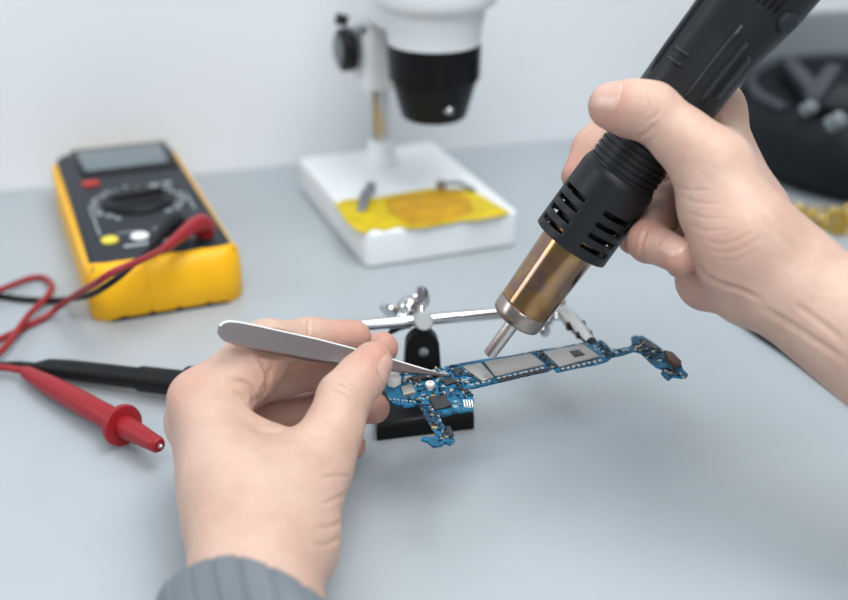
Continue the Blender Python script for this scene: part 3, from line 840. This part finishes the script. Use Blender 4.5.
def crease(V, N, pix, depth, width, zmax=9):
    """press a soft skin fold into the facing surface along a photo polyline; width in px"""
    pr = proj(V)
    face = (N * (CAM - V)).sum(1) > 0
    pts = spline([(*p, 0) for p in pix], 6)
    d = np.full(len(V), 1e9); tt = np.zeros(len(V))
    n = len(pts) - 1
    for i in range(n):
        a, b = pts[i][:2], pts[i + 1][:2]; ba = b - a
        h = np.clip(((pr[:, :2] - a) @ ba) / max(ba @ ba, 1e-9), 0, 1)
        di = np.linalg.norm(pr[:, :2] - a - h[:, None] * ba, axis=1)
        m = di < d; d[m] = di[m]; tt[m] = (i + h[m]) / n
    fade = np.clip(np.minimum(tt, 1 - tt) / .2, 0.15, 1)
    m = face & (pr[:, 2] < zmax) & (d < width * 4)
    x = d / width
    amt = np.where(m, depth * fade * (np.exp(-x ** 2) - .35 * np.exp(-((x - 2.0) / 1.0) ** 2)), 0)
    return V - N * amt[:, None]

def bulge(V, N, c, r, amt):
    d = np.linalg.norm(V - np.asarray(c), axis=1)
    return V + N * (amt * np.exp(-(d / r) ** 2))[:, None]

def skin_object(name, V, Q, red, parent):
    me = bpy.data.meshes.new(name)
    me.from_pydata(V.tolist(), [], Q.tolist())
    o = link(name, me, 'skin', parent, True, sharp=None)
    for p in me.polygons: p.use_smooth = True
    r = np.zeros(len(V))
    for c, rad, k in red:
        d = np.linalg.norm(V - np.asarray(c), axis=1)
        r = np.maximum(r, k * np.exp(-(d / rad) ** 2))
    at = me.attributes.new('redness', 'FLOAT', 'POINT')
    at.data.foreach_set('value', r.astype(np.float32))
    return o

def nail(parent, V, Q, c, ldir, ndir, wdt, ln, label=None):
    """a curved plate lying on the finger: c point on the finger axis under the nail (world), ldir towards the finger end, ndir outwards"""
    bvh = BVHTree.FromPolygons([Vector(v) for v in V], [tuple(int(i) for i in q) for q in Q])
    L_ = Vector(ldir).normalized(); Nn = Vector(ndir); Nn = (Nn - L_ * Nn.dot(L_)).normalized(); W_ = L_.cross(Nn)
    b = bmesh.new(); nu, nv = 12, 16
    g_ = {}
    hc = bvh.ray_cast(Vector(c), Nn, .03)[0]; rr_ = (hc - Vector(c)).length if hc else .008
    amax = math.asin(min(.93, wdt / 2 / rr_))
    for i in range(nu + 1):
        for j in range(nv + 1):
            x, y = 2 * i / nu - 1, 2 * j / nv - 1
            k = (abs(x) ** 4 + abs(y) ** 4) ** (-.25) if (x or y) else 1
            e = max(abs(x), abs(y))
            px_, py_ = x * (1 if e == 0 else min(1, k * e if k else 1)), y * (1 if e == 0 else min(1, k * e))
            a = px_ * amax                                   # wrap round the finger
            org = Vector(c) + L_ * (py_ * ln / 2)
            dirv = (W_ * math.sin(a) + Nn * math.cos(a))
            hit = bvh.ray_cast(org, dirv, .03)[0]
            if hit is None or (hit - org).length > rr_ * 1.35: hit = org + dirv * rr_
            edge = max(abs(px_), abs(py_))
            g_[i, j] = b.verts.new(hit + dirv * (.00042 if edge < .93 else .00002))
    for i in range(nu):
        for j in range(nv): b.faces.new((g_[i, j], g_[i + 1, j], g_[i + 1, j + 1], g_[i, j + 1]))
    bmesh.ops.smooth_vert(b, verts=b.verts, factor=.5, use_axis_x=True, use_axis_y=True, use_axis_z=True)
    o = from_bm('fingernail', b, 'nail', parent, True, 60)
    return o

def clear_gun(V):
    """flesh gives way where it presses on the hot air gun"""
    q = V - gt; s = q @ GD; V = V.copy()
    near = np.where((s > S3 - .004) & (s < SE))[0]
    for i in near:
        x, y = float(q[i] @ GQ), float(q[i] @ GN)
        if s[i] < S5:
            r = PX(41.5, S4) + .0010 if s[i] < S4 + .002 else PX(39, s[i]) + .0010
            d = math.hypot(x, y)
            if d < r and d > 1e-6: V[i] += (GQ * x + GN * y) * (r / d - 1)
        else:
            rr, of = stat(s[i]); z = float(proj(V[i])[2]) / FPX
            z = float(proj(gt + GD * s[i])[2]) / FPX
            x -= of * z; y /= .94; r = rr * z + .0010
            d = (abs(x) ** 2.5 + abs(y) ** 2.5) ** .4
            if d < r and d > 1e-6: V[i] += (GQ * x + GN * y * .94) * (r / d - 1)
    return V

def clear_tweezers(V):
    q = V - ta; t = q @ TD / TL; n = q @ TN; w_ = q @ TW; V = V.copy()
    hw = np.interp(t, [0, .008, .03, .07, .14, .40, .55, .72, .88, 1], [.0018, .0032, .0046, .0052, .0053, .0050, .0042, .0030, .0015, .0004]) + .0016
    lo = -(.0042 * np.interp(t, [0, .06, .2, .5, .8, 1], [0, 0, .9, 1, .7, .16]) + .0022); hi = .0013
    m = (t > -.01) & (t < 1.01) & (abs(w_) < hw) & (n > lo) & (n < hi)
    up = m & (n > (lo + hi) / 2)
    up = m & (np.where(FRONT(V), True, False))
    dn = m & ~up
    V[up] += TN * (hi - n[up])[:, None]; V[dn] += TN * (lo[dn] - n[dn])[:, None]
    return V
def FRONT(V):
    """thumb side of the tweezers"""
    p = proj(V); return (p[:, 0] - 330) * .83 + (p[:, 1] - 400) * .55 > 0

def build_hand(name, palm, fingers, res, folds, bulges, red, parent, clear):
    pts = []
    for a, b, ra, rb, k, *_ in palm:
        for q, r in ((a, ra), (b, rb)): pts += [np.asarray(q) - r * 1.25, np.asarray(q) + r * 1.25]
    for ch in fingers:
        for q, r in ch['pts']: pts += [np.asarray(q) - r * 1.2, np.asarray(q) + r * 1.2]
    F_ = Field(np.min(pts, 0) - .004, np.max(pts, 0) + .004, res)
    D0 = F_.new()
    for a, b, ra, rb, k, *fl in palm: add_cone(F_, D0, a, b, ra, rb, k, fl[0] if fl else None)
    D = D0.copy()
    for ch in fingers:
        pr_ = F_.new(); rest = F_.new(); p = ch['pts']
        nb = ch.get('root', 1)
        for i in range(len(p) - 1):
            (a, ra), (b, rb) = p[i], p[i + 1]
            add_cone(F_, pr_ if i < nb else rest, a, b, ra, rb, .004)
        g1 = smin(D0, pr_, ch.get('k', .010))
        chain = smin(pr_, rest, .0035)
        D = smin(D, smin(g1, chain, .0012), .0010)
    V, Q = surface(D, F_)
    del D, D0
    V = relax(V, Q, 3)
    N = vnormals(V, Q)
    for c, r, amt in bulges: V = bulge(V, N, c, r, amt)
    N = vnormals(V, Q)
    for pix, dep, wd__, *zm in folds: V = crease(V, N, pix, dep, wd__, zm[0] if zm else 9)
    V = clear(V)
    V[:, 2] = np.maximum(V[:, 2], .0006)
    o = skin_object(name, V, Q, red, parent)
    return o, V, Q

person = empty('person', (0.02, 0.30, 0.0))
tag(person, 'person with bare forearms, one hand pinching tweezers, the other gripping a hot air gun', 'person')

# ---- hand with the tweezers
W0 = P(252, 592, .430); EL = P(286, 760, .372)
IM, IPp, ID, IT = P(203, 401, .503), P(268, 346, .519), P(311, 339, .537), P(354, 337, .547)
MM, MP, MD, MT = P(196, 422, .520), P(248, 384, .546), P(316, 368, .560), P(382, 348, .562)
RM, RP, RD, RTp = P(208, 440, .538), P(264, 420, .560), P(322, 408, .572), P(374, 408, .562)
KM, KP, KD, KT = P(222, 455, .546), P(275, 444, .560), P(318, 446, .562), P(351, 446, .558)
TC, TM, TI, TT = P(286, 545, .452), P(318, 462, .485), P(344, 398, .503), P(372, 362, .514)
palmL = [
    (W0, EL, .0205, .0255, .008, (FW, .95)),
    (P(254, 575, .436), P(282, 740, .380), .0180, .023, .010),
    (W0, P(252, 528, .455), .0205, .0215, .010),
    (P(248, 532, .450), IM, .0190, .0112, .010),          # index metacarpal
    (P(242, 522, .465), MM, .0200, .0118, .012),
    (P(250, 520, .478), RM, .0200, .0110, .010),
    (P(258, 518, .484), KM, .0195, .0100, .010),
    (P(272, 560, .440), TC, .0160, .0165, .010),
    (TC, TM, .0170, .0122, .012),                          # thumb metacarpal
    (P(281, 535, .462), P(310, 478, .498), .016, .0110, .010),   # thenar pad
    (P(236, 434, .494), P(271, 447, .490), .0095, .0092, .008),  # web between thumb and index
    (P(222, 400, .506), P(256, 372, .519), .0112, .0100, .008),  # base of the index finger
    (P(232, 480, .475), P(280, 490, .474), .0150, .0150, .014),
]
fingL = [
    dict(pts=[(IM, .0118), (IPp, .0112), (ID, .0091), (IT, .0079)], k=.010),
    dict(pts=[(MM, .0120), (MP, .0108), (MD, .0096), (MT, .0077)], k=.008),
    dict(pts=[(RM, .0115), (RP, .0100), (RD, .0085), (RTp, .0074)], k=.008),
    dict(pts=[(KM, .0105), (KP, .0090), (KD, .0078), (KT, .0068)], k=.008),
    dict(pts=[(TM, .0132), (P(334, 428, .495), .0114), (TI, .0112), (P(360, 379, .509), .0101), (TT, .0088)], k=.010, root=2),
]
foldsL = [
    ([(272, 362), (268, 378), (262, 392), (256, 404)], .0006, 2.4, .53),
    ([(258, 356), (266, 372), (268, 388), (260, 402)], .0010, 2.2, .53),
    ([(228, 378), (246, 384), (254, 396), (252, 408)], .0009, 2.6, .52),
    ([(232, 392), (242, 396), (248, 404)], .0006, 1.6, .52),
    ([(310, 319), (308, 326), (310, 336)], .0006, 1.4),
    ([(334, 383), (348, 389), (360, 400)], .0006, 1.6, .512),
    ([(337, 378), (352, 386), (364, 397)], .0006, 1.5, .512),
    ([(330, 390), (344, 396), (356, 406)], .0005, 1.4, .512),
    ([(250, 428), (268, 432), (284, 430)], .0007, 2.2, .52),
    ([(362, 349), (358, 360), (364, 371)], .0004, 1.4),
    ([(320, 478), (336, 476), (351, 477)], .0006, 2.0),
    ([(318, 506), (334, 500), (348, 492)], .0005, 2.2),
    ([(312, 528), (330, 527), (345, 520)], .0006, 2.4),
    ([(310, 542), (326, 545), (342, 536)], .0006, 2.4),
]
bulL = [(P(180, 393, .497), .010, .0016), (P(250, 332, .508), .008, .0008), (P(330, 430, .48), .012, .0004)]
redL = [(IT, .018, .75), (MT, .016, .9), (RTp, .016, .9), (KT, .014, .9), (P(378, 352, .505), .013, .75), (P(180, 393, .497), .016, .35), (P(268, 372, .51), .014, .35), (MD, .02, .7), (RD, .02, .75), (KD, .02, .7), (RP, .018, .7), (MP, .018, .55)]
HL, VL, QL = build_hand('hand', palmL, fingL, .00085, foldsL, bulL, redL, person, clear_tweezers)
HL['label'] = 'hand pinching the tweezers'
nl = nail(HL, VL, QL, TT * .8 + P(360, 379, .509) * .2, TT - P(360, 379, .509), RT * .90 - UP * .15 + (-FW) * .40, .0125, .0125)

# ---- hand on the hot air gun
W1 = P(774, 271, .478); E1_ = P(1010, 452, .440)
jIM, jIP, jID, jIT = P(713, 111, .527), P(634, 104, .549), P(593, 148, .548), P(578, 176, .543)
jMM, jMP, jMD, jMT = P(724, 158, .536), P(660, 180, .570), P(626, 212, .566), P(634, 238, .552)
jRM, jRP, jRD, jRT = P(734, 190, .546), P(662, 206, .545), P(649, 241, .512), P(682, 257, .488)
jKM, jKP, jKD, jKT = P(724, 240, .545), P(694, 246, .548), P(684, 260, .535), P(700, 270, .525)
jTC, jTM, jTI, jTT = P(743, 234, .473), P(714, 168, .482), P(650, 113, .486), P(612, 106, .490)
palmR = [
    (W1, E1_, .0195, .0235, .008),
    (P(782, 268, .478), P(1010, 445, .445), .0170, .021, .008),
    (P(772, 274, .482), P(1006, 456, .445), .0180, .021, .008),
    (W1, P(742, 224, .508), .0200, .0175, .010),
    (P(741, 208, .506), jIM, .0150, .0110, .010),
    (P(740, 217, .512), jMM, .0160, .0112, .010),
    (P(744, 228, .515), jRM, .0165, .0115, .010),
    (P(745, 245, .515), jKM, .0165, .0115, .010),
    (P(760, 275, .490), P(708, 279, .514), .0165, .0135, .010),     # heel of the palm
    (P(722, 266, .502), P(745, 288, .490), .0135, .0120, .010),
    (jTC, jTM, .0168, .0135, .012),
    (P(745, 238, .475), P(717, 208, .484), .0172, .0146, .010),     # ball of the thumb
    (P(740, 247, .480), P(730, 238, .490), .0160, .0125, .008),
    (P(720, 216, .535), P(684, 222, .552), .0130, .0100, .008),
    (P(720, 152, .502), P(735, 188, .498), .0105, .0115, .010),     # web
]
fingR = [
    dict(pts=[(jIM, .0130), (jIP, .0102), (jID, .0088), (jIT, .0076)], k=.010),
    dict(pts=[(jMM, .0125), (jMP, .0100), (jMD, .0088), (jMT, .0078)], k=.008),
    dict(pts=[(jRM, .0120), (jRP, .0098), (jRD, .0086), (jRT, .0074)], k=.008),
    dict(pts=[(jKM, .0120), (jKP, .0090), (jKD, .0078), (jKT, .0070)], k=.008),
    dict(pts=[(jTM, .0140), (P(684, 140, .484), .0118), (P(652, 112, .486), .0114), (P(632, 109, .487), .0112), (jTT, .0098)], k=.010, root=2),
]
foldsR = [
    ([(697, 262), (706, 276), (722, 284), (742, 290), (762, 300)], .0011, 2.4),
    ([(703, 240), (722, 244), (742, 238), (756, 228)], .00022, 1.6),
    ([(706, 250), (726, 253), (748, 246), (764, 232)], .00022, 1.6),
    ([(718, 260), (738, 260), (756, 250)], .00022, 1.6),
    ([(676, 196), (700, 203), (726, 204)], .00022, 1.6),
    ([(680, 210), (704, 218), (728, 218)], .00022, 1.6),
    ([(686, 224), (708, 231), (732, 228)], .00022, 1.6),
    ([(668, 184), (690, 190), (716, 190)], .00022, 1.5),
    ([(653, 92), (660, 106), (656, 116), (646, 122)], .0005, 1.8),
    ([(644, 90), (648, 104), (644, 116)], .0003, 1.5),
    ([(637, 138), (648, 132), (656, 122)], .0006, 2.0),
    ([(647, 229), (643, 240), (640, 252)], .0010, 1.8),
    ([(762, 212), (776, 232), (796, 252)], .0003, 3.5),
    ([(760, 306), (800, 330), (848, 362)], .0007, 3.0),
    ([(790, 300), (820, 322), (848, 344)], .0004, 3.0),
]
bulR = [(P(716, 156, .470), .012, .0012), (P(650, 92, .480), .008, .0006), (jRD, .008, .0006)]
redR = [(P(604, 104, .482), .013, .7), (jIT, .02, .75), (jMT, .018, .95), (jRT, .015, .75), (jRD, .016, .85), (jMD, .02, .95), (P(720, 240, .46), .016, .25), (jKT, .014, .7), (P(690, 290, .50), .02, .4)]
HR, VR, QR = build_hand('hand', palmR, fingR, .00085, foldsR, bulR, redR, person, clear_gun)
HR['label'] = 'hand gripping the hot air gun'
nail(HR, VR, QR, jRT * .97 + jRD * .03, jRT - jRD, -FW * .95 + UP * .15, .0112, .0125)
nail(HR, VR, QR, jTT * 1.12 - P(632, 109, .487) * .12, jTT - P(632, 108, .487), UP * .28 - FW * .95, .0130, .0130)
nail(HR, VR, QR, jMT, jMT - jMD, -FW * .6 - RT * .5 - UP * .3, .010, .011)

# ---- ribbed band round the wrist, fitted to the skin
wdir = EL - W0; wdir /= np.linalg.norm(wdir)
wx = RT - wdir * (RT @ wdir); wx /= np.linalg.norm(wx); wy = np.cross(wdir, wx)
if wy @ FW > 0: wy = -wy                                   # towards the camera
tree = BVHTree.FromPolygons([Vector(v) for v in VL], [tuple(int(i) for i in q) for q in QL])
wa = P(244, 628, .419)
def band(b):
    n = 240; rows = []
    LB = .024
    def skin_r(t, s):
        d = Vector(wx) * math.cos(t) + Vector(wy) * math.sin(t)
        o = Vector(wa) + Vector(wdir) * s
        h = tree.ray_cast(o + d * .08, -d, .08)[0]
        return (h - o).length if h else .022
    ts = [2 * PI * k / n for k in range(n)]
    def skw(t): return -.0075 * math.sin(t) + .0240 * max(0, math.cos(t)) - .0125 * max(0, -math.cos(t))
    rad = []
    for st_ in (.002, .012, .022):
        r = np.array([skin_r(t, st_ + skw(t)) for t in ts])
        for _ in range(14): r = np.maximum(r, .5 * r + .25 * (np.roll(r, 1) + np.roll(r, -1)))
        for _ in range(6): r = .5 * r + .25 * (np.roll(r, 1) + np.roll(r, -1))
        rad.append(r)
    R_ = np.maximum(np.maximum(rad[0], rad[1]), rad[2]) + .0010
    for k, t in enumerate(ts):
        d = Vector(wx) * math.cos(t) + Vector(wy) * math.sin(t)
        loose = .0075 * max(0, -math.cos(t)) ** 3
        g_ = .0009 if k % 12 >= 10 else 0
        row = []
        for s, h in ((.0006, -.0004), (0, .0006), (.0010, .0024), (.0032, .0030), (LB - .003, .0030), (LB - .0006, .0022), (LB, 0), (LB * .5, -.0004)):
            row.append(b.verts.new(Vector(wa) + Vector(wdir) * (s + skw(t)) + d * (float(R_[k]) + loose + h - (g_ if h > .002 else 0))))
        rows.append(row)
    m = len(rows[0])
    for k in range(n):
        A, B = rows[k], rows[(k + 1) % n]
        for i in range(m): b.faces.new((A[i], A[(i + 1) % m], B[(i + 1) % m], B[i]))
bd_ = part('wristband', band, 'band_grey', person, True, 30)
bd_['label'] = 'dark grey ribbed band around the wrist'

# ------------------------------------------------------------------ dark machine at the right, brass wire, black tube
mc_ = G(878, 164); MR = .116
mach = empty('bench_machine', (mc_[0], mc_[1], 0))
tag(mach, 'squat round black machine with grey levers on top, behind the arm with the gun', 'machine')
Z = (0, 0, 1)
part('body', lambda b: add_lathe(b, (0, 0, .0), Z, [(0, MR * .82), (.003, MR * .88), (.016, MR * .97), (.032, MR), (.046, MR * .985), (.055, MR * .93), (.058, MR * .88), (.054, MR * .82)], 72), 'case_black', mach)
part('rim', lambda b: add_tube(b, [(MR * .90 * math.cos(t), MR * .90 * math.sin(t), .059) for t in np.linspace(.25, 3.6, 50)], .0042, 12), 'case_grey', mach)
part('back_guard', lambda b: (add_prism(b, [(MR * .98 * math.cos(t), MR * .98 * math.sin(t)) for t in np.linspace(.5, 2.9, 30)] + [(MR * 1.08 * math.cos(t), MR * 1.08 * math.sin(t)) for t in np.linspace(2.9, .5, 30)], .02, .094, .002)), 'guard_grey', mach)
def wl_(u, v, h): return G(u, v, h) - np.array([mc_[0], mc_[1], 0])
def lever(b, a, c, w_, t_):
    a, c = np.array(a), np.array(c); d = c - a; L = float(np.linalg.norm(d))
    add_box(b, (a + c) / 2, (L, w_, t_), min(w_, t_) * .3, 2, Matrix.Rotation(math.atan2(d[1], d[0]), 3, 'Z'))
part('lever', lambda b: lever(b, wl_(786, 62, .066), wl_(814, 95, .066), .014, .012), 'case_grey', mach)
part('lever', lambda b: lever(b, wl_(834, 70, .066), wl_(812, 102, .066), .013, .012), 'case_grey', mach)
for u, v, s in ((810, 112, .6), (836, 126, .72)):
    q = wl_(u, v, .064)
    part('knob', lambda b: add_lathe(b, (q[0] - .004, q[1] + .004, .063), (.5, -.5, .55), [(0, .005 * s), (.001, .008 * s), (.016 * s, .0085 * s), (.019 * s, .006 * s)], 24), 'lever_grey', mach)
part('hub', lambda b: add_lathe(b, (*wl_(842, 102, .06)[:2], .050), Z, [(0, .03), (.014, .03), (.016, .026)], 32), 'black_plastic', mach)

bw = G(826, 228)
brass = empty('brass_wool', (bw[0], bw[1], 0))
tag(brass, 'loose tangle of brass wire on the bench behind the forearm', 'brass wire')
def wool(b):
    r_ = random.Random(3)
    for k in range(38):
        c = np.array([r_.uniform(-.034, .030), r_.uniform(-.012, .012), 0]); a0 = r_.uniform(0, 6.28); rr = r_.uniform(.003, .008)
        tl = r_.uniform(-1, 1); pts = []
        for i in range(12):
            a = a0 + i * .55
            pts.append((c[0] + rr * math.cos(a) + i * .0004 * tl, c[1] + rr * math.sin(a) * .8, max(.0009, .0075 + .0065 * math.sin(a * 1.3 + tl * 3))))
        add_tube(b, pts, .0007, 5)
wo = part('tangle', wool, 'brass_wire', brass); wo['kind'] = 'stuff'

dark_tube = empty('black_tube', G(790, 348))
tag(dark_tube, 'black tube on the bench just below the forearm at the edge of the picture', 'cable')
part('cable', lambda b: add_tube(b, spline([G(690, 258, .003), G(722, 299, .003), G(752, 326, .003), G(790, 352, .003), G(850, 396, .003), G(960, 470, .003)], 8), .003, 14), 'black_rubber', dark_tube, True)  # black tube lying along the lower edge of the forearm

# ------------------------------------------------------------------ light
wd_ = bpy.data.worlds.new('room'); SC.world = wd_; wd_.use_nodes = True
bg = wd_.node_tree.nodes['Background']
bg.inputs['Color'].default_value = (0.88, 0.95, 1.0, 1); bg.inputs['Strength'].default_value = 0.30

def area(name, loc, target, sx, sy, power, col=(1, 1, 1)):
    l = bpy.data.lights.new(name, 'AREA'); l.shape = 'RECTANGLE'; l.size = sx; l.size_y = sy; l.energy = power; l.color = col
    o = bpy.data.objects.new(name, l); COL.objects.link(o); o.location = loc
    o.rotation_euler = (Vector(target) - Vector(loc)).to_track_quat('-Z', 'Y').to_euler()
    return o
area('ceiling_softbox', (0.32, 0.42, 1.35), (0.02, 0.5, 0), 0.8, 0.7, 14, (1, 0.985, 0.965))
area('window_daylight', (0.05, -0.45, 1.45), (0, 0.6, 0.05), 1.2, 0.6, 17, (0.95, 0.98, 1))
area('front_window', (0.3, -1.35, 0.8), (0, 0.7, 0.05), 1.0, 0.7, 8, (0.95, 0.98, 1))
area('side_window', (-1.3, 0.25, 0.75), (0, 0.6, 0.05), 0.4, 0.9, 5, (0.93, 0.97, 1))

SC.view_settings.view_transform = 'Standard'
SC.view_settings.look = 'None'
SC.view_settings.gamma = 1.0
SC.view_settings.use_curve_mapping = False
SC.view_settings.exposure = 0.0
SC.cycles.use_denoising = True
